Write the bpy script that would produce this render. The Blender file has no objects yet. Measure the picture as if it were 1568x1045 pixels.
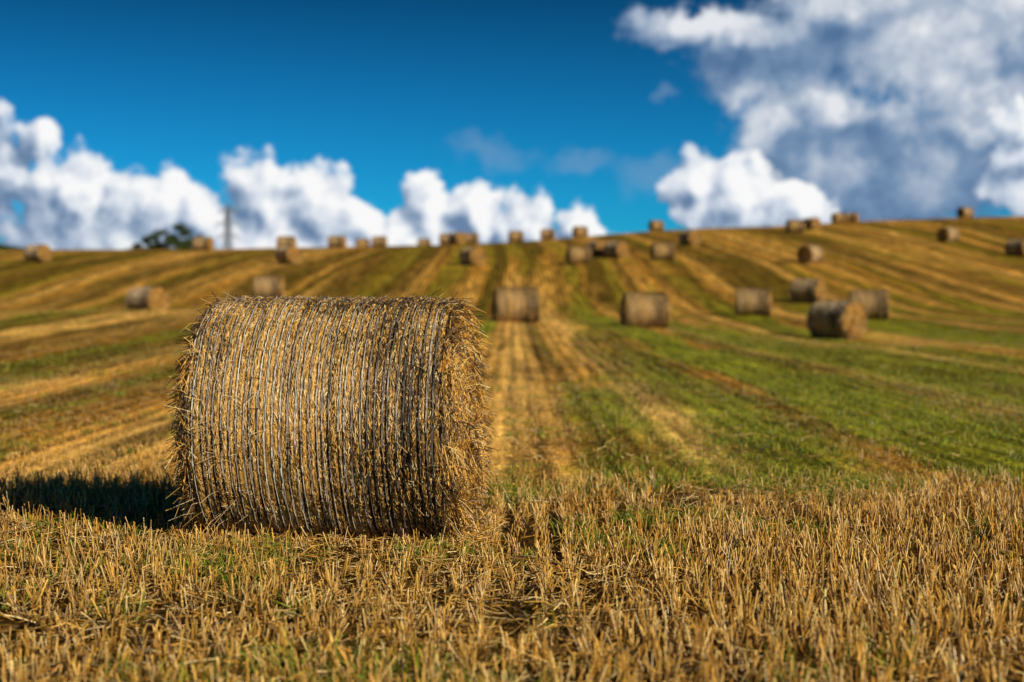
import bpy, math
import numpy as np
from mathutils import Vector
rng = np.random.default_rng(7)
scene = bpy.context.scene

# ------------------------------------------------------------------ noise
TAB = np.random.default_rng(1).random((256, 256))
def vn(x, y):
    x = np.asarray(x, float); y = np.asarray(y, float)
    xi = np.floor(x).astype(int); yi = np.floor(y).astype(int)
    fx = x - xi; fy = y - yi
    fx = fx*fx*(3-2*fx); fy = fy*fy*(3-2*fy)
    a = TAB[xi % 256, yi % 256]; b = TAB[(xi+1) % 256, yi % 256]
    c = TAB[xi % 256, (yi+1) % 256]; d = TAB[(xi+1) % 256, (yi+1) % 256]
    return (a*(1-fx)+b*fx)*(1-fy) + (c*(1-fx)+d*fx)*fy
def fbm(x, y, o=4):
    s = 0; a = 0.5; t = 0
    for i in range(o):
        s = s + a*vn(x*2**i+17.3*i, y*2**i+5.1*i); t += a; a *= 0.5
    return s/t
def sst(a, b, x):
    t = np.clip((x-a)/(b-a), 0, 1); return t*t*(3-2*t)
def mixc(a, b, t):
    return np.asarray(a)*(1-t[..., None]) + np.asarray(b)*t[..., None]

# ------------------------------------------------------------------ terrain
_y = np.arange(-100, 6000, 1.0)
_p = np.interp(_y, [-100, 0, 12, 20, 35, 49, 60, 68, 73, 85, 97, 115, 136, 160, 180, 230, 300, 600, 6000],
               [0, 0, 0, .05, .25, .5, .62, .85, 1.25, 2.6, 4.0, 5.6, 7.05, 8.3, 8.6, 7.0, 3.0, 0, 0])
_k = np.exp(-0.5*(np.arange(-12, 13)/3.5)**2); _k /= _k.sum()
_ps = np.convolve(np.pad(_p, 12, mode='edge'), _k, mode='valid')
RX = [-200, -57.6, -20.9, -6.2, 0, 8.5, 15.9, 23, 30.6, 37.9, 45, 57.6, 120, 200]
RV = [.86, .88, .915, .96, 1.0, 1.074, 1.145, 1.19, 1.224, 1.286, 1.32, 1.35, 1.4, 1.4]
def terrain(x, y):
    x = np.asarray(x, float); y = np.asarray(y, float)
    z = np.interp(y, _y, _ps)
    r = np.interp(x, RX, RV)
    z = z*(1+(r-1)*sst(92, 155, y))
    z = z + .62*np.exp(-((x+12.5)/7.5)**2-((y-41)/14)**2)
    z = z - .33*np.exp(-((x-10.5)/5)**2-((y-46)/9)**2)
    z = z + 18.9*sst(-102, -150, x)*np.exp(-((y-400)/70)**2)
    z = z + (fbm(x*.09+3, y*.06+8, 3)-.5)*.35*sst(12, 40, y)
    z = z + (fbm(x*1.3, y*1.3, 3)-.5)*.035
    return z

def roww(x, y):     # meandering of the drill rows
    return x + .10*np.sin(y*.23+1.0) + .5*(vn(x*.05+4, y*.045)-.5)*2*sst(10, 40, y)

def field(x, y):
    """base colour of the field, green amount"""
    xw = roww(x, y)
    a = vn(xw/1.0+31.2, y/60+2)
    b = vn(xw/.48+11.7, y/22+9)
    patch = fbm(x/2.2+40, y/5+13, 4)
    big = fbm(x/17+4, y/24+1, 2)
    near = 1-sst(8.0, 10.0, y + .25*np.clip(x, -3, 4))
    hill = sst(60, 82, y)
    gb = (.02*sst(.2, 4, x) - .09*sst(0, -6, x))*(1-hill) - .08*hill - .25*near
    g = a*.74+b*.14+patch*.34+big*.04 + gb
    green = sst(.57, .70, g)
    tanm = np.clip(sst(.35, .8, 1-a)*.6 + .45*b, 0, 1)
    gold = mixc((.50, .225, .022), (.68, .38, .08), tanm)
    grn = mixc((.22, .235, .013), (.28, .205, .016), hill*np.ones_like(a))
    col = mixc(gold, grn, green*.92)
    # light straw swaths
    sw = 0
    for c0, w0, s0 in ((-.1, .35, .55), (1.5, .30, .9), (5.3, .35, .65), (8.6, .4, .6), (-3.4, .40, .8), (-6.9, .4, .8), (12.5, .5, .5), (-11, .6, .7)):
        sw = sw + s0*np.exp(-((xw-c0)/w0)**2)
    sw = np.clip(sw*sst(8.5, 12, y)*(1-hill)*(.5+.7*patch), 0, .9)
    col = mixc(col, (.74, .44, .11), sw)
    green = green*(1-sw)
    # wheel tracks
    ph = np.mod(xw+.9*(vn(xw*.2, y*.02)-.5), 4.1)
    wd = .20+.15*hill
    tr = np.exp(-((ph-.75)/wd)**2)+np.exp(-((ph-2.6)/wd)**2)
    tr = tr*(.35+.9*vn(np.floor(xw/4.1)*3.7, y/30+5))*sst(9, 13, y)
    band = sst(.50, .66, vn(xw/1.05+70, y/70+30))*hill
    band2 = sst(.54, .70, vn(xw/.8+20, y/30+60))*sst(9.5, 16, y)*(1-hill)*.62
    dk = np.clip(tr*.9+band*.9+band2, 0, .95)*(.35+1.05*patch)
    col = mixc(col, mixc((.13, .078, .008), (.125, .076, .008), hill*np.ones_like(a)), np.clip(dk, 0, .92))
    far = sst(230, 280, y)
    col = mixc(col*1.14, (.035, .055, .012), far)
    green = green*(1-far)*(1-.5*np.clip(dk, 0, 1))
    return col*(.66+.72*patch)[..., None], green

# ------------------------------------------------------------------ mesh helpers
def make_mesh(name, V, F, C=None, mats=(), midx=None, smooth=False):
    me = bpy.data.meshes.new(name)
    V = np.ascontiguousarray(V, dtype=np.float32); F = np.ascontiguousarray(F, dtype=np.int32)
    n = F.shape[1]
    me.vertices.add(len(V)); me.vertices.foreach_set("co", V.ravel())
    me.loops.add(F.size); me.loops.foreach_set("vertex_index", F.ravel())
    me.polygons.add(len(F)); me.polygons.foreach_set("loop_start", np.arange(0, F.size, n, dtype=np.int32))
    if midx is not None:
        me.polygons.foreach_set("material_index", np.ascontiguousarray(midx, dtype=np.int32))
    me.polygons.foreach_set("use_smooth", np.full(len(F), smooth))
    me.update(calc_edges=True)
    if C is not None:
        at = me.color_attributes.new("Col", 'FLOAT_COLOR', 'POINT')
        c4 = np.ones((len(V), 4), np.float32); c4[:, :3] = C
        at.data.foreach_set("color", c4.ravel())
    for m in mats: me.materials.append(m)
    return me
def add_obj(name, me, loc=(0, 0, 0), rz=0):
    o = bpy.data.objects.new(name, me); o.location = loc; o.rotation_euler = (0, 0, rz)
    scene.collection.objects.link(o); return o
def nrm(v): return v/np.maximum(np.linalg.norm(v, axis=-1, keepdims=True), 1e-9)
def tubes(P, R, C, sides=3, U=None, W=None):
    n, k, _ = P.shape
    R = np.broadcast_to(np.asarray(R, float).reshape((n, -1)) if np.ndim(R) else np.full((n, 1), R), (n, k))
    if U is None:
        D = nrm(P[:, -1]-P[:, 0])
        ref = nrm(rng.normal(size=(n, 3)))
        U = nrm(np.cross(D, ref))[:, None, :]; W = np.cross(D, U[:, 0])[:, None, :]
    ang = np.arange(sides)*2*np.pi/sides
    V = P[:, :, None, :] + R[:, :, None, None]*(U[:, :, None, :]*np.cos(ang)[None, None, :, None] + W[:, :, None, :]*np.sin(ang)[None, None, :, None])
    idx = np.arange(n*k*sides).reshape(n, k, sides)
    a = idx[:, :-1, :]; b = idx[:, 1:, :]
    F = np.stack([a, np.roll(a, -1, 2), np.roll(b, -1, 2), b], -1).reshape(-1, 4)
    if C.ndim == 2: C = np.broadcast_to(C[:, None, :], (n, k, 3))
    CC = np.broadcast_to(C[:, :, None, :], (n, k, sides, 3)).reshape(-1, 3)
    return V.reshape(-1, 3), F, CC
def join(parts):
    Vs, Fs, Cs, Ms = [], [], [], []; off = 0
    for V, F, C, m in parts:
        Vs.append(V); Fs.append(F+off); Cs.append(C); Ms.append(np.full(len(F), m)); off += len(V)
    return np.concatenate(Vs), np.concatenate(Fs), np.concatenate(Cs), np.concatenate(Ms)

# ------------------------------------------------------------------ materials
def new_mat(name):
    m = bpy.data.materials.new(name); m.use_nodes = True
    return m, m.node_tree, m.node_tree.nodes["Principled BSDF"]
def attr_mat(name, rough=.6, spec=.3, n1=60., amt=.5, bump=.0, bdist=.01, det=2):
    m, nt, b = new_mat(name)
    N = nt.nodes; L = nt.links
    at = N.new('ShaderNodeAttribute'); at.attribute_name = "Col"
    tc = N.new('ShaderNodeTexCoord')
    no = N.new('ShaderNodeTexNoise'); no.inputs['Scale'].default_value = n1; no.inputs['Detail'].default_value = det
    no.inputs['Roughness'].default_value = .7
    L.new(tc.outputs['Object'], no.inputs['Vector'])
    mr = N.new('ShaderNodeMapRange'); mr.inputs[1].default_value = .3; mr.inputs[2].default_value = .7
    mr.inputs[3].default_value = 1-amt; mr.inputs[4].default_value = 1+amt
    L.new(no.outputs['Fac'], mr.inputs[0])
    vm = N.new('ShaderNodeVectorMath'); vm.operation = 'SCALE'
    L.new(at.outputs['Color'], vm.inputs[0]); L.new(mr.outputs[0], vm.inputs['Scale'])
    L.new(vm.outputs[0], b.inputs['Base Color'])
    b.inputs['Roughness'].default_value = rough; b.inputs['Specular IOR Level'].default_value = spec
    if bump:
        bp = N.new('ShaderNodeBump'); bp.inputs['Strength'].default_value = bump; bp.inputs['Distance'].default_value = bdist
        L.new(no.outputs['Fac'], bp.inputs['Height']); L.new(bp.outputs[0], b.inputs['Normal'])
    return m
m_straw = attr_mat("straw", .34, .65, 60, .3)
m_core = attr_mat("packed_straw", .75, .15, 90, .7, bump=.8, bdist=.006, det=4)
m_net = attr_mat("net_wrap", .32, .6, 60, .3)
m_leaf = attr_mat("leaves", .6, .3, 2, .4)
m_grass = attr_mat("grass_blades", .5, .3, 30, .25)

m_ground, nt, b = new_mat("stubble_ground"); N = nt.nodes; L = nt.links
at = N.new('ShaderNodeAttribute'); at.attribute_name = "Col"
tc = N.new('ShaderNodeTexCoord')
def gnoise(scale, det, sx=1, sy=1):
    mp = N.new('ShaderNodeMapping'); mp.inputs['Scale'].default_value = (sx, sy, 1)
    L.new(tc.outputs['Object'], mp.inputs['Vector'])
    n = N.new('ShaderNodeTexNoise'); n.noise_dimensions = '2D'; n.inputs['Scale'].default_value = scale; n.inputs['Detail'].default_value = det
    n.inputs['Roughness'].default_value = .65
    L.new(mp.outputs[0], n.inputs['Vector']); return n.outputs['Fac']
def mrange(s, a, b_, c, d):
    m = N.new('ShaderNodeMapRange'); L.new(s, m.inputs[0])
    for i, v in enumerate((a, b_, c, d)): m.inputs[i+1].default_value = v
    return m.outputs[0]
def mul(a, c):
    m = N.new('ShaderNodeMath'); m.operation = 'MULTIPLY'; L.new(a, m.inputs[0]); L.new(c, m.inputs[1]); return m.outputs[0]
f1 = mrange(gnoise(14, 4), .35, .65, .45, 1.55)
f2 = mrange(gnoise(1.6, 5, 1, .5), .35, .65, .62, 1.38)
f3 = mrange(gnoise(3.4, 3, 1, .06), .38, .62, .60, 1.40)
wv = N.new('ShaderNodeTexWave'); wv.wave_type = 'BANDS'; wv.bands_direction = 'X'
wv.inputs['Scale'].default_value = 1/.26*math.pi/10*1.0; wv.inputs['Distortion'].default_value = 1.2; wv.inputs['Detail'].default_value = 2
wv.inputs['Detail Scale'].default_value = 1.5
L.new(tc.outputs['Object'], wv.inputs['Vector'])
f4 = mrange(wv.outputs['Fac'], 0, 1, .60, 1.32)
tot = mul(mul(f1, f2), mul(f3, f4))
vm = N.new('ShaderNodeVectorMath'); vm.operation = 'SCALE'
L.new(at.outputs['Color'], vm.inputs[0]); L.new(tot, vm.inputs['Scale']); L.new(vm.outputs[0], b.inputs['Base Color'])
b.inputs['Roughness'].default_value = .9; b.inputs['Specular IOR Level'].default_value = .05
bp = N.new('ShaderNodeBump'); bp.inputs['Strength'].default_value = .8; bp.inputs['Distance'].default_value = .06
L.new(mul(f1, f2), bp.inputs['Height']); L.new(bp.outputs[0], b.inputs['Normal'])

# ------------------------------------------------------------------ ground sheet
gx = np.concatenate([-np.geomspace(4000, 102, 26), np.arange(-100, -14, .3), np.arange(-14, 14, .085), np.arange(14, 100, .3), np.geomspace(102, 4000, 26)])
gy = np.concatenate([np.arange(-60, 2, 2), np.arange(2, 30, .13), np.arange(30, 75, .4), np.arange(75, 175, .9), np.arange(175, 520, 5), np.geomspace(525, 5500, 25)])
X, Y = np.meshgrid(gx, gy)
Z = terrain(X, Y)
col, gr = field(X, Y)
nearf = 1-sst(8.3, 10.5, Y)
col = col*(1-.80*nearf)[..., None]       # dark soil and litter, plus shade between the stalks painted in
nx, ny = len(gx), len(gy)
V = np.stack([X, Y, Z], -1).reshape(-1, 3)
I = np.arange(nx*ny).reshape(ny, nx)
F = np.stack([I[:-1, :-1], I[:-1, 1:], I[1:, 1:], I[1:, :-1]], -1).reshape(-1, 4)
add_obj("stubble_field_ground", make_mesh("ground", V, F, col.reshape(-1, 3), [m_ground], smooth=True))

# ------------------------------------------------------------------ stubble, litter, grass
BR = .625; BL = 1.27
BC = np.array([-.89, 7.36]); PSI = math.radians(-6); AX = np.array([math.cos(PSI), math.sin(PSI)])
def under_bale(x, y, pad=0.):
    dx = x-BC[0]; dy = y-BC[1]
    t = dx*AX[0]+dy*AX[1]; p = -dx*AX[1]+dy*AX[0]
    return (np.abs(t) < BL/2+pad) & (np.abs(p) < .30+pad)
def straw_palette(n, dark=.12):
    base = np.array([(.88, .51, .10), (.76, .39, .06), (.95, .70, .29), (.52, .24, .035), (.84, .57, .20)])
    c = base[rng.choice(5, n, p=[.30, .24, .20, .14, .12])]*rng.uniform(.66, 1.08, (n, 1))
    d = rng.random(n) < dark
    c[d] = np.array([.10, .048, .010])*rng.uniform(.5, 1.8, (d.sum(), 1))
    return c
parts = []
def clumps(y0, y1, rowsp, along, per, hmin, hmax, rad, spread, fcm=.25, gk=.55):
    xm = .42*y1+1.6
    xs = np.arange(-xm, xm, rowsp); ys = np.arange(y0, y1, along)
    x, y = np.meshgrid(xs, ys); x = x.ravel(); y = y.ravel()
    y = y+rng.uniform(-.5, .5, len(y))*along*1.2
    x = x+rng.normal(0, rowsp*.17, len(x))
    k = (np.abs(x) < .42*y+1.5) & ~under_bale(x, y)
    x = x[k]; y = y[k]
    x = x-(roww(x, y)-x)
    g = vn(x*3+50, y*3)*.5+vn(x*.9, y*.9+7)*.5
    k = rng.random(len(x)) < sst(.16, .54, g)
    x = x[k]; y = y[k]
    _, green = field(x, y)
    k = rng.random(len(x)) > green*gk
    x = x[k]; y = y[k]
    n = len(x)
    tall = (.6+.75*vn(x*.8+9, y*.8+3))*(1+.15*sst(-.5, 1.5, x))
    tint = rng.uniform(.60, 1.22, n)
    X = np.repeat(x, per)+rng.normal(0, spread, n*per)
    Y = np.repeat(y, per)+rng.normal(0, spread*1.3, n*per)
    h = rng.uniform(hmin, hmax, n*per)*np.repeat(tall, per)
    m = len(X)
    lean = np.stack([rng.normal(0, .18, m), rng.normal(0, .18, m)], -1)+np.repeat(rng.normal(0, .16, (n, 2)), per, 0)
    bent = rng.random(m) < .10; lean[bent] *= 5
    z = terrain(X, Y)-.01
    d = nrm(np.concatenate([lean, np.ones((m, 1))], 1))
    P0 = np.stack([X, Y, z], -1)
    P1 = P0+d*(h*.55)[:, None]
    P2 = P0+d*h[:, None]+rng.normal(0, .007, (m, 3))
    c = straw_palette(m, .12)*np.repeat(tint, per)[:, None]
    fc, g2 = field(X, Y)
    c = c*(1-fcm)+fc*fcm*1.1
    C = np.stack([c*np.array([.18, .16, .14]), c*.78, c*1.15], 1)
    r = rng.uniform(.65, 1.35, m)*rad
    return tubes(np.stack([P0, P1, P2], 1), np.stack([r*1.1, r, r*.9], 1), np.clip(C, 0, .95))+(0,)
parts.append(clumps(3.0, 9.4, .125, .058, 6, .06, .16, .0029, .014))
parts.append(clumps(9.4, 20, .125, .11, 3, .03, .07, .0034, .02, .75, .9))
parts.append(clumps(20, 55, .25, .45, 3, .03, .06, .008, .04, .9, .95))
def litter(y0, y1, dens, lmin, lmax, rad, zmax):
    n = int((.42*(y1**2-y0**2)+3*(y1-y0))*dens)
    y = np.sqrt(rng.uniform(y0**2, y1**2, n)); x = rng.uniform(-1, 1, n)*(.42*y+1.5)
    k = ~under_bale(x, y) & (rng.random(n) < .12+sst(.44, .66, fbm(x*.7+3, y*.7, 3)+.10*sst(1.4, -.6, x)*sst(6.8, 5.8, y)-.06*sst(.8, 1.8, x))*.95); x = x[k]; y = y[k]; n = len(x)
    th = rng.uniform(0, 2*np.pi, n); l = rng.uniform(lmin, lmax, n)*rng.uniform(.5, 1, n)
    z = terrain(x, y)+rng.uniform(.005, zmax, n)
    d = np.stack([np.cos(th), np.sin(th), rng.normal(0, .22, n)], -1)
    c0 = np.stack([x, y, z], -1)
    bend = rng.normal(0, .09, (n, 3))*l[:, None]
    P = np.stack([c0-d*l[:, None]/2, c0+bend, c0+d*l[:, None]/2], 1)
    return tubes(P, rng.uniform(.6, 1.2, n)*rad, straw_palette(n, .14)*rng.uniform(.55, 1.08, (n, 1)))+(0,)
parts.append(litter(3, 9.4, 460, .04, .24, .0025, .07))
parts.append(litter(9.4, 22, 22, .06, .2, .004, .03))
n = 6000
t = rng.uniform(-.8, .8, n); p = rng.choice([-1, 1], n)*(.22+np.abs(rng.normal(0, .10, n)))
e = rng.random(n) < .35; t[e] = rng.choice([-1, 1], e.sum())*(.62+np.abs(rng.normal(0, .07, e.sum()))); p[e] = rng.uniform(-.4, .4, e.sum())
x = BC[0]+t*AX[0]-p*AX[1]; y = BC[1]+t*AX[1]+p*AX[0]
th = rng.uniform(0, 6.28, n); l = rng.uniform(.04, .16, n)
c0 = np.stack([x, y, terrain(x, y)+rng.uniform(0, .06, n)], -1); d = np.stack([np.cos(th), np.sin(th), rng.normal(0, .4, n)], -1)
parts.append(tubes(np.stack([c0-d*l[:, None]/2, c0+rng.normal(0, .01, (n, 3)), c0+d*l[:, None]/2], 1), .0019, straw_palette(n, .2))+(0,))
def blades(y0, y1, dens, hmin, hmax, w, thr):
    n = int((.42*(y1**2-y0**2)+3*(y1-y0))*dens)
    y = np.sqrt(rng.uniform(y0**2, y1**2, n)); x = rng.uniform(-1, 1, n)*(.42*y+1.5)
    _, g = field(x, y)
    tuft = sst(thr, thr+.08, fbm(x*2.6+90, y*2.6+33, 3))
    prob = np.clip(g*1.0*sst(.3, .55, vn(x*5, y*5)) + tuft*.9, 0, 1)
    k = (rng.random(n) < prob) & ~under_bale(x, y); x = x[k]; y = y[k]; n = len(x)
    h = rng.uniform(hmin, hmax, n); z = terrain(x, y)-.005
    d = nrm(np.concatenate([rng.normal(0, .35, (n, 2)), np.ones((n, 1))], 1))
    P0 = np.stack([x, y, z], -1); P1 = P0+d*h[:, None]*.6
    P2 = P0+d*h[:, None]+np.concatenate([d[:, :2]*h[:, None]*.5, -.1*h[:, None]], 1)
    base = np.array([(.16, .22, .010), (.27, .29, .018), (.10, .14, .008), (.36, .32, .04)])[rng.choice(4, n)]*rng.uniform(.7, 1.2, (n, 1))
    r = np.full(n, w)
    return tubes(np.stack([P0, P1, P2], 1), np.stack([r, r*.9, r*.15], 1), base)+(1,)
parts.append(blades(3, 9.4, 1000, .05, .15, .0027, .60))
parts.append(blades(9.4, 22, 280, .03, .08, .0045, .62))
parts.append(blades(22, 55, 36, .03, .07, .011, .64))
V, F, C, M = join(parts)
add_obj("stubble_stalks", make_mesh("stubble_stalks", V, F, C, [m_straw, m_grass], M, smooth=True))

# ------------------------------------------------------------------ round bale
def make_bale(name, seed, BL, nt_, nth, nsurf, nend, nstray, nrings, zig, sr, bright=1.0, dk0=.34):
    r = np.random.default_rng(seed); R0 = BR; HL = BL/2
    parts = []
    edges = np.linspace(-HL, HL, nrings+1)
    rt = (edges[:-1]+edges[1:])/2+r.uniform(-.24, .24, nrings)*(BL/nrings)
    gstr = r.uniform(.5, 1.3, nrings); brt = r.uniform(.5, 1.15, nrings)
    pitch = BL/nrings
    def jit(i, th): return .004*(vn(i*7.7+seed, th*1.2)-.5)*2
    def ring(t, th):
        i0 = np.clip(np.floor((t+HL)/pitch).astype(int), 0, nrings-1)
        best = np.full(np.shape(t), 9.); bi = i0
        for o in (-1, 0, 1):
            i = np.clip(i0+o, 0, nrings-1)
            d = np.abs(t-rt[i]-jit(i, th))/pitch
            bi = np.where(d < best, i, bi); best = np.minimum(best, d)
        return best, bi
    def prof(t, th):
        e = np.clip((np.abs(t)-(HL-.07))/.07, 0, 1)
        dd, bi = ring(t, th)
        rr = R0-.035*e**2.5-.016*gstr[bi]*np.exp(-(dd/.20)**2)
        rr = rr+.020*(fbm(th*2.2+seed, t*2.5+seed, 3)-.5)+.012*(vn(t*11+seed, th*5)-.5)
        rr = rr+.007*(vn(t*140+seed, th*9)-.5)+.006*(vn(t*60, th*40+seed)-.5)
        return rr
    def weather_highlight(t, th):
        _, i = ring(t, th)
        w = .34+.40*vn(t*13+seed*3, th*.6)+.50*(vn(i*5.3+seed, th*1.3)-.5)+.60*(fbm(t*6, th*5+seed, 3)-.5)
        w = w-.50*sst(.60, .12, np.abs(th-np.pi/2)/1.0)
        w = w-.30*sst(.12, .30, t)+.42*np.exp(-((t+.18)/.30)**2)*np.exp(-((th-.05)/.65)**2)  # darker right part; bright front patch is a highlight painted into the colour
        return np.clip(w, 0, 1)
    def cyl(t, th, rr):
        z = np.maximum(rr*np.sin(th), -R0+.03)
        return np.stack([t, -rr*np.cos(th), z+R0-.015], -1)
    ts = np.linspace(-HL, HL, nt_); ths = np.linspace(0, 2*np.pi, nth, endpoint=False)
    T, TH = np.meshgrid(ts, ths, indexing='ij')
    def pth(th): return np.where(th > 1.5*np.pi, th-2*np.pi, th)
    rr = prof(T, TH)
    V = cyl(T, TH, rr); w = weather_highlight(T, pth(TH))
    st = vn(T*170+3, TH*14)*.6+vn(T*90, TH*70)*.4
    dd, bi = ring(T, TH)
    gd = np.exp(-(dd/.20)**2)*gstr[bi]
    C = mixc((.030, .015, .005), (.66, .37, .09), np.clip(w*.8+st*.6-.24-gd*.8, 0, 1))
    I = np.arange(nt_*nth).reshape(nt_, nth); In = np.roll(I, -1, 1)
    F = np.stack([I[:-1], I[1:], In[1:], In[:-1]], -1).reshape(-1, 4)
    parts.append((V.reshape(-1, 3), F, C.reshape(-1, 3), 0))
    nr = max(12, nt_//6)
    for s in (-1, 1):
        fr = np.linspace(1, .01, nr)
        FR, TH2 = np.meshgrid(fr, ths, indexing='ij')
        rr0 = prof(np.full_like(TH2, s*HL), TH2)
        spiral = vn(FR*22+TH2/(2*np.pi)*3+seed, TH2*5)
        bul = .03*(1-FR**3)+.05*(fbm(FR*np.cos(TH2)*5+5, FR*np.sin(TH2)*5+seed+s, 3)-.4)+.03*(spiral-.5)
        bul = bul+.04*np.clip(-np.sin(TH2)*.5+.3, 0, 1)*FR*(1-FR**6)*2*.6
        bul = bul*sst(1.0, .93, FR)
        V = cyl(np.zeros_like(TH2), TH2, rr0*FR); V[..., 0] = s*(HL+bul)
        C = mixc((.035, .017, .005), (.48, .24, .045), np.clip(spiral*1.0+.4*(vn(FR*60, TH2*30)-.5), 0, 1))
        I = np.arange(nr*nth).reshape(nr, nth); In = np.roll(I, -1, 1)
        F = np.stack([I[:-1], In[:-1], In[1:], I[1:]], -1).reshape(-1, 4)
        if s > 0: F = F[:, ::-1]
        parts.append((V.reshape(-1, 3), F, C.reshape(-1, 3), 0))
    def pal(n, w, dk=dk0, sat=1.0):
        g = np.array([(.90, .54, .13), (.76, .41, .075), (.95, .76, .42), (.54, .27, .05), (.84, .61, .32)])
        g = g*np.array([1, 1-.10*(sat-1), 1-.4*(sat-1)])
        c = g[r.choice(5, n, p=[.30, .25, .18, .15, .12])]*r.uniform(.72, 1.12, (n, 1))
        d = r.random(n) > np.clip(dk+w*.85, 0, .98)
        c[d] = np.array([.085, .042, .012])*r.uniform(.4, 2.2, (d.sum(), 1))
        return np.clip(c*bright, 0, .95)
    n = nsurf
    t = r.uniform(-HL, HL, n); th = r.uniform(-.75, 2*np.pi-.75, n)
    rd, bi = ring(t, th); k = r.random(n) < sst(.08, .30, rd)+.05+(1-np.clip(gstr[bi], 0, 1))*.2; t = t[k]; th = th[k]; n = len(t)
    al = r.normal(0, .36, n); wild = r.random(n) < .20; al[wild] = r.uniform(-1.5, 1.5, wild.sum())
    l = r.uniform(.010, .036, n)*(1+1.2*(r.random(n) < .08)); lift = np.abs(r.normal(0, .0016, n))
    l = l*np.where(np.abs(al) > .6, .6, 1)
    tip = np.where(r.random(n) < .035, r.uniform(.004, .022, n), 0)
    pts = []
    for s, hh in ((-1, 0), (0, .0015), (1, 0)):
        tt = np.clip(t+s*l/2*np.sin(al), -HL-.02, HL+.02); tth = th+s*l/2*np.cos(al)/R0
        base = prof(np.clip(tt, -HL, HL), tth)
        pts.append(cyl(tt, tth, base+lift+hh+(tip if s > 0 else 0)))
    w = weather_highlight(t, pth(np.mod(th, 2*np.pi)))
    parts.append(tubes(np.stack(pts, 1), r.uniform(.6, 1.4, n)*sr, pal(n, w))+(1,))
    # net strands: a double twine sitting beside each groove
    k = max(60, nth//2)
    a = np.linspace(-.01, 2*np.pi, k)
    ii = np.arange(nrings)[:, None]
    aa = np.broadcast_to(a, (nrings, k))
    rad = np.stack([np.zeros_like(aa), -np.cos(aa), np.sin(aa)], -1)
    U = rad; W = np.broadcast_to(np.array([1., 0, 0]), rad.shape)
    for off, sc in (((.0, 1.25), (.0075, .8)) if zig else ((.0, 1.15),)):
        tt = rt[:, None]+off+jit(ii, aa)+.0022*(vn(aa*9+ii*5.1+off*900, ii*3.1)-.5)*2
        rr = prof(tt, aa)+.012+.007*(vn(aa*22+ii*9.7+off*700, ii*7.3)-.5)
        P = cyl(tt, aa, rr)
        ncol = np.array([.90, .76, .62])*(.45+.95*vn(aa*5+ii*4.4+off*800, ii*1.7))[..., None]*brt[:, None, None]
        wr = weather_highlight(tt, pth(np.mod(aa, 2*np.pi)))
        ncol = ncol*np.clip(.20+1.6*wr, .12, 1.2)[..., None]
        parts.append(tubes(P, np.full((nrings, k), sr*sc), np.clip(ncol, 0, .93), 3, U, W)+(2,))
    if zig:
        zt = []; per = .05/R0; kk = int(2*np.pi/per)*2
        a = np.arange(kk)*per/2
        for i in range(nrings-1):
            lo, hi = rt[i], rt[i+1]
            tz_ = np.where(np.arange(kk) % 2 == 0, lo, hi)+r.normal(0, .002, kk)
            zt.append(np.stack([tz_, a+r.uniform(0, .05)], -1))
        zt = np.array(zt); tz_ = zt[..., 0]; az_ = zt[..., 1]
        P = cyl(tz_, az_, prof(tz_, az_)+.006)
        rad = np.stack([np.zeros_like(az_), -np.cos(az_), np.sin(az_)], -1)
        W = nrm(np.cross(rad, nrm(np.gradient(P, axis=1))))
        parts.append(tubes(P, np.full(tz_.shape, .0007), np.broadcast_to(np.array([.7, .55, .42]), P.shape), 3, rad, W)+(2,))
    for s in (-1, 1):
        n = nend
        q = np.sqrt(r.random(n)); rim = r.random(n) < .45; q[rim] = 1-np.abs(r.normal(0, .07, rim.sum()))
        th = r.uniform(0, 2*np.pi, n)
        cl = fbm(q*np.cos(th)*4.5+seed, q*np.sin(th)*4.5, 3)
        rr = R0*np.clip(q, 0, 1.0)*.975
        l = r.uniform(.03, .12, n)
        low = np.clip(.45-.55*np.sin(th), 0, 1)
        x0 = s*(HL-.03+.04*(1-q**3)+r.uniform(0, .02, n)+.04*low*(q < .96)+.07*(cl-.45)*(q < .97))
        P0 = np.stack([x0, -rr*np.cos(th), np.maximum(rr*np.sin(th), -R0+.03)+R0-.015], -1)
        tang = np.stack([np.zeros(n), np.sin(th), np.cos(th)], -1)
        radv = np.stack([np.zeros(n), -np.cos(th), np.sin(th)], -1)
        d = nrm(tang*(r.choice([-1, 1], n)*1.0)[:, None]+radv*r.normal(-.10, .26, n)[:, None]+np.array([s, 0, 0])*np.abs(r.normal(.05, .25, n))[:, None])
        loose = r.random(n) < .12
        d[loose] = nrm(r.normal(0, .6, (loose.sum(), 3))+np.array([s*.8, 0, -.4]))
        P1 = P0+d*l[:, None]*.5
        P2 = P0+d*l[:, None]-np.array([0, 0, 1])*(l*.18)[:, None]
        parts.append(tubes(np.stack([P0, P1, P2], 1), r.uniform(.6, 1.4, n)*sr*1.2, pal(n, sst(.38, .62, cl)*.85, .12, 2.0)*.95)+(1,))
    n = nstray
    t = r.choice([-1, 1], n)*(HL-np.abs(r.normal(0, .22, n))); t = np.clip(t, -HL, HL); th = r.uniform(-.9, 2.6, n)
    P0 = cyl(t, th, np.full(n, R0-.01)); l = r.uniform(.03, .13, n)*np.where(r.random(n) < .06, 1.9, 1)
    radv = np.stack([np.zeros(n), -np.cos(th), np.sin(th)], -1)
    tang = np.stack([np.sign(t)*r.uniform(.3, 1, n), np.sin(th)*r.normal(0, .6, n), np.cos(th)*r.normal(0, .6, n)], -1)
    d = nrm(radv*r.uniform(.05, .50, n)[:, None]+tang)
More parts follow.
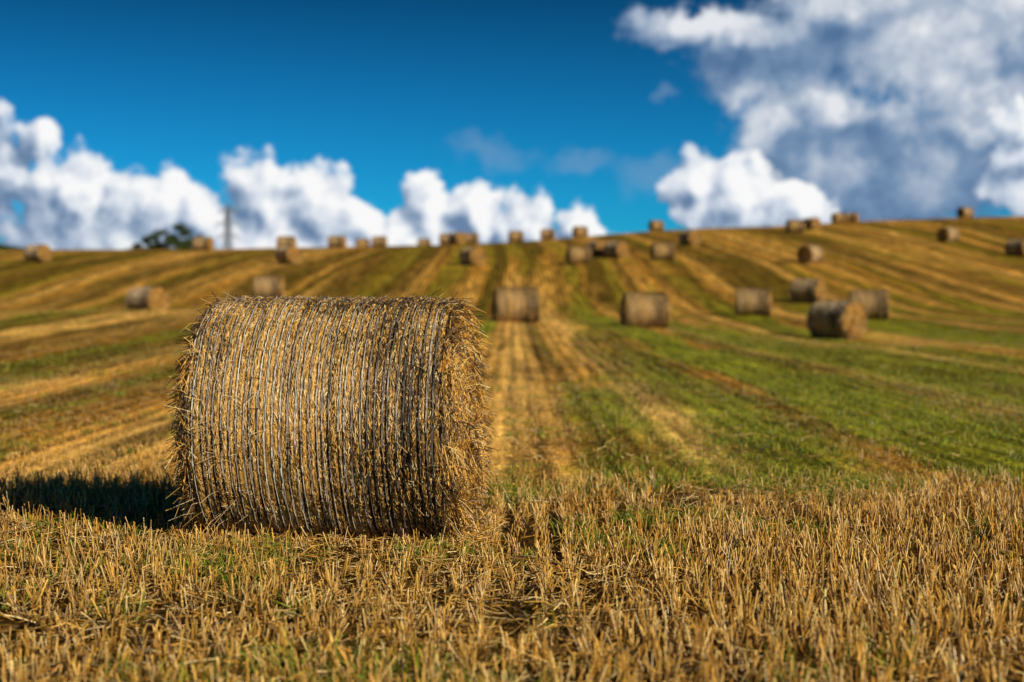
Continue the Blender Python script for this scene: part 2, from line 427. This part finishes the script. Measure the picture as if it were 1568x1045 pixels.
    P1 = P0+d*(l*.5)[:, None]; P2 = P0+d*l[:, None]+r.normal(0, .014, (n, 3))-np.array([0, 0, 1])*(l*.2)[:, None]
    parts.append(tubes(np.stack([P0, P1, P2], 1), sr*.85, pal(n, np.full(n, .45)))+(1,))
    V, F, C, M = join(parts)
    return make_mesh(name, V, F, C, [m_core, m_straw, m_net], M, smooth=True)

def tz(x, y): return float(terrain(np.array([x]), np.array([y]))[0])
big = make_bale("round_bale_near", 3, BL, 620, 800, 72000, 10500, 560, 36, True, .0017)
add_obj("round_straw_bale", big, (BC[0], BC[1], tz(*BC)-.005), PSI)
far = [make_bale("round_bale_%d" % i, 11+i, 1.42, 150, 150, 5000, 1800, 60, 18, False, .005, 1.0, .50) for i in range(3)]
BALES = [(.14, 49, 8), (4.57, 49, 6), (10.5, 46, -52), (14.3, 57, -12), (10.7, 63, -12), (15.2, 73, -38), (-15.9, 62, -33),
         (-12.8, 75, 0), (-33.3, 100, -30), (-27.1, 125, -12), (-15.4, 98, -48), (-19.8, 125, -5), (-16.7, 136, -12), (-17.4, 166, 10), (-14.8, 159, -10),
         (-10.6, 172, 0), (-6.8, 150, -10), (-5.4, 141, -55), (-4.5, 156, -8), (-2.7, 97, -58), (.44, 158, 12), (4.0, 160, -8), (7.7, 161, 20), (16.6, 164, 20),
         (4.54, 97, 12), (6.3, 105, -62), (7.5, 103, -48), (10.6, 100, 6), (14.7, 118, -62), (27, 136, 6), (29.4, 140, -60), (20.3, 97, 48), (38.3, 167, 10),
         (40.0, 168, -30), (51.2, 161, 30), (36.1, 118, 40), (37.3, 105, -50)]
for i, (x, y, p) in enumerate(BALES):
    add_obj("round_straw_bale", far[i % 3], (x, y, tz(x, y)-.03), math.radians(p))

# ------------------------------------------------------------------ trees
def tree(x, y, H, W, seed):
    r = np.random.default_rng(seed); global rng
    parts = []; z0 = tz(x, y)
    k = 6; s = np.linspace(0, 1, k)
    P = np.stack([.15*H*.1*np.sin(s*3), .05*s, s*H*.62], -1)[None]
    parts.append(tubes(P, (.045*H*(1-.6*s))[None], np.array([[.06, .045, .03]]), 7)+(1,))
    nl = 14; Ps = []
    cent = []
    for i in range(nl):
        a = r.uniform(0, 6.28); h0 = r.uniform(.22, .6)*H; L_ = W*.5*r.uniform(.5, .95); up = r.uniform(.15, .8)
        e = np.array([math.cos(a)*L_, math.sin(a)*L_, h0+up*L_*.8])
        e[2] = min(e[2], H*.93)
        p0 = np.array([0, 0, h0*.8]); mid = (p0+e)/2+np.array([0, 0, .06*H])
        Ps.append(np.stack([p0, mid, e])); cent.append(e); cent.append(mid)
    Ps = np.array(Ps)
    parts.append(tubes(Ps, np.tile(np.array([.016, .010, .004])*H, (nl, 1)), np.tile([[.06, .045, .03]], (nl, 1)), 5)+(1,))
    for i in range(6): cent.append(np.array([r.normal(0, W*.14), r.normal(0, W*.14), H*r.uniform(.7, .93)]))
    cent = np.array(cent)
    m = 9000
    ci = r.integers(0, len(cent), m); cr = r.uniform(.09, .17, len(cent))*W
    d = nrm(r.normal(size=(m, 3)))*(r.random(m)**.45)[:, None]*np.array([1.15, 1.15, .8])
    c = cent[ci]+d*cr[ci][:, None]
    u = nrm(r.normal(size=(m, 3))); v = nrm(np.cross(u, r.normal(size=(m, 3))))
    sz = r.uniform(.07, .15, m)[:, None]*W/7
    Q = np.stack([c-u*sz-v*sz*.6, c+u*sz-v*sz*.6, c+u*sz+v*sz*.6, c-u*sz+v*sz*.6], 1).reshape(-1, 3)
    F = np.arange(m*4).reshape(m, 4)
    cc = np.array([.038, .062, .014])*r.uniform(.6, 1.5, (len(cent), 1))[ci]*r.uniform(.7, 1.3, (m, 1))
    parts.append((Q, F, np.repeat(cc, 4, 0), 0))
    V, F, C, M = join(parts)
    add_obj("broadleaf_tree", make_mesh("broadleaf_tree", V, F, C, [m_leaf, m_leaf], M), (x, y, z0-.1))
for (x, y, H, W, s) in ((-53.4, 230, 8.6, 5.8, 1), (-57.2, 231, 7.7, 5.0, 2), (-59.8, 233, 6.8, 4.2, 3), (-50.8, 232, 7.0, 3.0, 4), (-62.5, 236, 6.2, 3.2, 5)):
    tree(x, y, H, W, s)

# ------------------------------------------------------------------ pylon
def pylon(x, y, H):
    segs = []
    def wid(z): 
        return np.interp(z, [0, .6*H, H*.98, H], [3.2, 1.3, .75, .1])
    lev = np.concatenate([np.linspace(0, .6*H, 6), np.linspace(.66*H, H, 8)])
    cor = [(-1, -1), (1, -1), (1, 1), (-1, 1)]
    for a, b_ in zip(lev[:-1], lev[1:]):
        for i in range(4):
            c0 = cor[i]; c1 = cor[(i+1) % 4]; wa, wb = wid(a), wid(b_)
            segs.append(((c0[0]*wa, c0[1]*wa, a), (c0[0]*wb, c0[1]*wb, b_)))
            segs.append(((c0[0]*wa, c0[1]*wa, a), (c1[0]*wb, c1[1]*wb, b_)))
            segs.append(((c1[0]*wa, c1[1]*wa, a), (c0[0]*wb, c0[1]*wb, b_)))
            segs.append(((c0[0]*wb, c0[1]*wb, b_), (c1[0]*wb, c1[1]*wb, b_)))
    for hz, aw in ((.68, 5.2), (.80, 6.4), (.92, 4.8)):
        z = hz*H
        for s in (-1, 1):
            tip = (s*aw, 0, z+.4)
            for c in (-1, 1):
                segs.append(((s*wid(z), c*wid(z), z), tip)); segs.append(((s*wid(z+2), c*wid(z+2), z+2), tip))
            segs.append((tip, (s*aw, 0, z-1.6)))
    P = np.array(segs)
    V, F, C = tubes(P, np.full((len(P), 2), .13), np.tile([[.12, .135, .15]], (len(P), 1)), 4)
    m = attr_mat("galvanised_steel", .5, .5, 1, .1)
    add_obj("electricity_pylon", make_mesh("pylon", V, F, C, [m]), (x, y, tz(x, y)), math.radians(48))
pylon(-119.6, 600, 43.5)

# ------------------------------------------------------------------ sun, world
SUN_AZ = 131; SUN_EL = 26
sd = Vector((math.sin(math.radians(SUN_AZ))*math.cos(math.radians(SUN_EL)), math.cos(math.radians(SUN_AZ))*math.cos(math.radians(SUN_EL)), math.sin(math.radians(SUN_EL))))
sl = bpy.data.lights.new("sun", 'SUN'); sl.energy = 5.0; sl.angle = math.radians(.53); sl.color = (1, .90, .72)
so = bpy.data.objects.new("sun", sl); so.rotation_euler = sd.to_track_quat('Z', 'Y').to_euler(); scene.collection.objects.link(so)

w = bpy.data.worlds.new("World"); scene.world = w; w.use_nodes = True
nt = w.node_tree; N = nt.nodes; L = nt.links; N.clear()
class G:
    def __init__(s, nt): s.N = nt.nodes; s.L = nt.links
    def _set(s, sock, v):
        if isinstance(v, bpy.types.NodeSocket): s.L.new(v, sock)
        elif v is not None: sock.default_value = v
    def math(s, op, a, b=None, c=None, clamp=False):
        n = s.N.new('ShaderNodeMath'); n.operation = op; n.use_clamp = clamp
        s._set(n.inputs[0], a); s._set(n.inputs[1], b); s._set(n.inputs[2], c); return n.outputs[0]
    def vec(s, op, a, b=None, out=0, scale=None):
        n = s.N.new('ShaderNodeVectorMath'); n.operation = op
        s._set(n.inputs[0], a); s._set(n.inputs[1], b)
        if scale is not None: s._set(n.inputs['Scale'], scale)
        return n.outputs['Value'] if op == 'LENGTH' else n.outputs[0]
    def noise(s, v, sc, det=3, rough=.5, out='Fac'):
        n = s.N.new('ShaderNodeTexNoise'); n.noise_dimensions = '2D'; n.inputs['Scale'].default_value = sc; n.inputs['Detail'].default_value = det
        n.inputs['Roughness'].default_value = rough; s.L.new(v, n.inputs['Vector']); return n.outputs[out]
    def voro(s, v, sc):
        n = s.N.new('ShaderNodeTexVoronoi'); n.voronoi_dimensions = '2D'; n.feature = 'SMOOTH_F1'; n.inputs['Scale'].default_value = sc
        n.inputs['Smoothness'].default_value = .25
        s.L.new(v, n.inputs['Vector']); return n.outputs['Distance']
    def mr(s, v, a, b, c, d, smooth=False):
        n = s.N.new('ShaderNodeMapRange'); n.interpolation_type = 'SMOOTHSTEP' if smooth else 'LINEAR'
        s._set(n.inputs[0], v)
        for i, q in enumerate((a, b, c, d)): n.inputs[i+1].default_value = q
        return n.outputs[0]
    def ramp(s, v, stops):
        n = s.N.new('ShaderNodeValToRGB'); e = n.color_ramp.elements
        while len(e) < len(stops): e.new(.5)
        for i, (p, c) in enumerate(stops): e[i].position = p; e[i].color = (*c, 1)
        s.L.new(v, n.inputs[0]); return n.outputs[0]
    def blobs(s, p, bl, k=.18):
        acc = None
        for (x, y, rx, ry) in bl:
            l = s.vec('LENGTH', s.vec('MULTIPLY', s.vec('SUBTRACT', p, (x, y, 0)), (1/rx, 1/ry, 1)))
            acc = l if acc is None else s.math('SMOOTH_MIN', acc, l, k)
        return s.math('SUBTRACT', 1.0, acc)
def cloud_group(name, blobs, warp1, warp2, billow, fine):
    g = bpy.data.node_groups.new(name, 'ShaderNodeTree')
    g.interface.new_socket('Vector', in_out='INPUT', socket_type='NodeSocketVector')
    g.interface.new_socket('Height', in_out='OUTPUT', socket_type='NodeSocketFloat')
    gi = g.nodes.new('NodeGroupInput'); go = g.nodes.new('NodeGroupOutput'); h = G(g)
    v = gi.outputs[0]
    w1 = h.vec('SCALE', h.vec('SUBTRACT', h.noise(v, .45, 1, .5, 'Color'), (.5, .5, .5)), scale=warp1)
    w2 = h.vec('SCALE', h.vec('SUBTRACT', h.noise(v, 1.6, 2, .55, 'Color'), (.5, .5, .5)), scale=warp2)
    p = h.vec('MULTIPLY', h.vec('ADD', h.vec('ADD', v, w1), w2), (1, 1, 0))
    H = h.blobs(p, blobs)
    if billow > 0:
        b1 = h.math('MULTIPLY', h.math('SUBTRACT', .45, h.voro(p, .5)), billow)
        b2 = h.math('MULTIPLY', h.math('SUBTRACT', .45, h.voro(p, 1.15)), billow*.5)
        H = h.math('ADD', H, h.math('ADD', b1, b2))
    b3 = h.math('MULTIPLY', h.math('SUBTRACT', h.noise(v, 1.3 if billow <= 0 else 1.9, 4, .55), .5), fine)
    H = h.math('ADD', H, b3)
    g.links.new(H, go.inputs[0]); return g
cum = [(-20.6, 4.9, 2.2, 2.5), (-18.4, 6.1, 1.0, 1.0), (-17.3, 4.2, 2.0, 2.0), (-14.3, 3.8, 2.2, 2.0), (-12.3, 3.2, 1.6, 1.6), (-9.9, 3.9, 1.9, 2.1), (-7.8, 3.7, 1.9, 2.0),
       (-6.0, 3.0, 1.3, 1.35), (-3.2, 3.6, 1.4, 1.9), (-1.6, 3.5, 1.5, 1.75), (.42, 3.1, 1.6, 1.45), (2.6, 2.9, 1.4, 1.4), (-9.5, 1.9, 13.8, 2.3),
       (7.3, 4.7, 1.4, 1.6), (9.2, 4.2, 2.3, 1.8), (11.2, 3.5, 1.9, 1.4), (20.1, 5.5, 2.0, 2.3)]
soft = [(7.2, 11.0, 3.8, 1.0), (10.5, 9.6, 3.8, 2.3), (15.5, 11.4, 6.5, 4.2), (19.5, 8.5, 5, 4), (11.2, 7.2, 2.9, 2.8), (15.0, 5.2, 6.5, 3.2)]
g1 = cloud_group("cumulus", cum, .9, .42, .5, .28)
g2 = cloud_group("soft_cloud", soft, 1.5, .5, 0, .5)
h = G(nt)
tc = N.new('ShaderNodeTexCoord')
sx = N.new('ShaderNodeSeparateXYZ'); L.new(tc.outputs['Generated'], sx.inputs[0])
az = h.math('MULTIPLY', h.math('ARCTAN2', sx.outputs[0], sx.outputs[1]), 57.2958)
el = h.math('MULTIPLY', h.math('ARCSINE', sx.outputs[2]), 57.2958)
cb = N.new('ShaderNodeCombineXYZ'); L.new(az, cb.inputs[0]); L.new(el, cb.inputs[1])
def grp(g, v):
    n = N.new('ShaderNodeGroup'); n.node_tree = g; L.new(v, n.inputs[0]); return n.outputs[0]
P = cb.outputs[0]
H1 = grp(g1, P); H1b = grp(g1, h.vec('ADD', P, (.40, .46, 0)))
H2 = grp(g2, P); H2b = grp(g2, h.vec('ADD', P, (.5, .5, 0)))
mask1 = h.mr(H1, 0.0, .24, 0, 1, True)
mask2 = h.mr(H2, -.02, .42, 0, .97, True)
nlow = h.noise(P, .42, 2, .5)
sh1 = h.math('ADD', h.math('MULTIPLY', h.math('SUBTRACT', H1, H1b), 1.3), .52)
sh1 = h.math('ADD', sh1, h.mr(az, -20.5, -16.5, -.36, 0))
sh1 = h.math('ADD', sh1, h.math('MULTIPLY', h.math('SUBTRACT', nlow, .5), .8))
c1 = h.ramp(sh1, [(0, (.14, .23, .38)), (.30, (.34, .43, .57)), (.60, (.66, .72, .81)), (.95, (.95, .95, .95))])
wp = h.vec('ADD', P, h.vec('SCALE', h.vec('SUBTRACT', h.noise(P, .5, 3, .55, 'Color'), (.5, .5, .5)), scale=2.4))
wp = h.vec('MULTIPLY', wp, (1, 1, 0))
hl = h.blobs(wp, [(16.4, 9.6, 2.8, 2.4), (9.5, 7.2, 1.5, 1.7), (13.4, 11.8, 3.6, 1.1), (12.9, 7.9, 1.9, 1.1), (19.8, 11.6, 2.4, 1.6), (8.2, 11.0, 3.0, .7), (18.2, 7.4, 2.4, 1.2)], .3)
hl2 = h.blobs(wp, [(12.6, 4.9, 2.4, 1.3), (16.3, 4.7, 1.8, 1.3)], .3)
sh2 = h.math('ADD', h.mr(hl, -.6, .75, .18, .84, True), h.math('MULTIPLY', h.math('SUBTRACT', h.noise(P, .8, 4, .55), .5), .6))
sh2 = h.math('ADD', sh2, h.mr(hl2, -.3, .8, 0, .36, True))
sh2 = h.math('ADD', sh2, h.math('MULTIPLY', h.math('SUBTRACT', H2, H2b), .55))
c2 = h.ramp(sh2, [(0, (.085, .17, .32)), (.35, (.19, .29, .45)), (.7, (.46, .53, .64)), (1, (.80, .82, .86))])
sky = N.new('ShaderNodeTexSky'); sky.sky_type = 'NISHITA'; sky.sun_disc = False
sky.sun_elevation = math.radians(SUN_EL); sky.sun_rotation = math.radians(SUN_AZ); sky.dust_density = .3; sky.ozone_density = 3.0
vmul = h.vec('MULTIPLY', sky.outputs[0], (.03, .50, .90))
elc = h.mr(el, 3, 14, 1.12, .22)
bk0 = N.new('ShaderNodeBackground'); bk0.inputs['Strength'].default_value = .1
L.new(h.vec('SCALE', vmul, scale=elc), bk0.inputs['Color'])
wh = h.blobs(wp, [(-.8, 6.1, 2.4, .9), (2.6, 5.7, 2.3, .8), (5.5, 5.2, 2.5, .9), (6.3, 8.2, .6, .5)], .2)
mask3 = h.mr(wh, .05, .9, 0, .28, True)
bk1 = N.new('ShaderNodeBackground'); L.new(c1, bk1.inputs['Color'])
bk2 = N.new('ShaderNodeBackground'); L.new(c2, bk2.inputs['Color'])
bk3 = N.new('ShaderNodeBackground'); bk3.inputs['Color'].default_value = (.30, .40, .56, 1)
def mixs(f, a, b_):
    m = N.new('ShaderNodeMixShader'); L.new(f, m.inputs[0]); L.new(a.outputs[0], m.inputs[1]); L.new(b_.outputs[0], m.inputs[2]); return m
m0 = mixs(mask3, bk0, bk3); m1 = mixs(mask2, m0, bk2); m2 = mixs(mask1, m1, bk1)
out = N.new('ShaderNodeOutputWorld'); L.new(m2.outputs[0], out.inputs['Surface'])

# ------------------------------------------------------------------ camera
cd = bpy.data.cameras.new("camera"); cam = bpy.data.objects.new("camera", cd); scene.collection.objects.link(cam)
cd.lens = 50; cd.sensor_width = 36; cd.clip_end = 20000; cd.clip_start = .1
cam.location = (0, 0, 1.2); cam.rotation_euler = (math.radians(90-1.46), 0, 0)
cd.dof.use_dof = True; cd.dof.focus_distance = 6.7; cd.dof.aperture_fstop = 1.5; cd.dof.aperture_blades = 0
scene.camera = cam
scene.view_settings.view_transform = 'Standard'; scene.view_settings.look = 'None'; scene.view_settings.exposure = 0
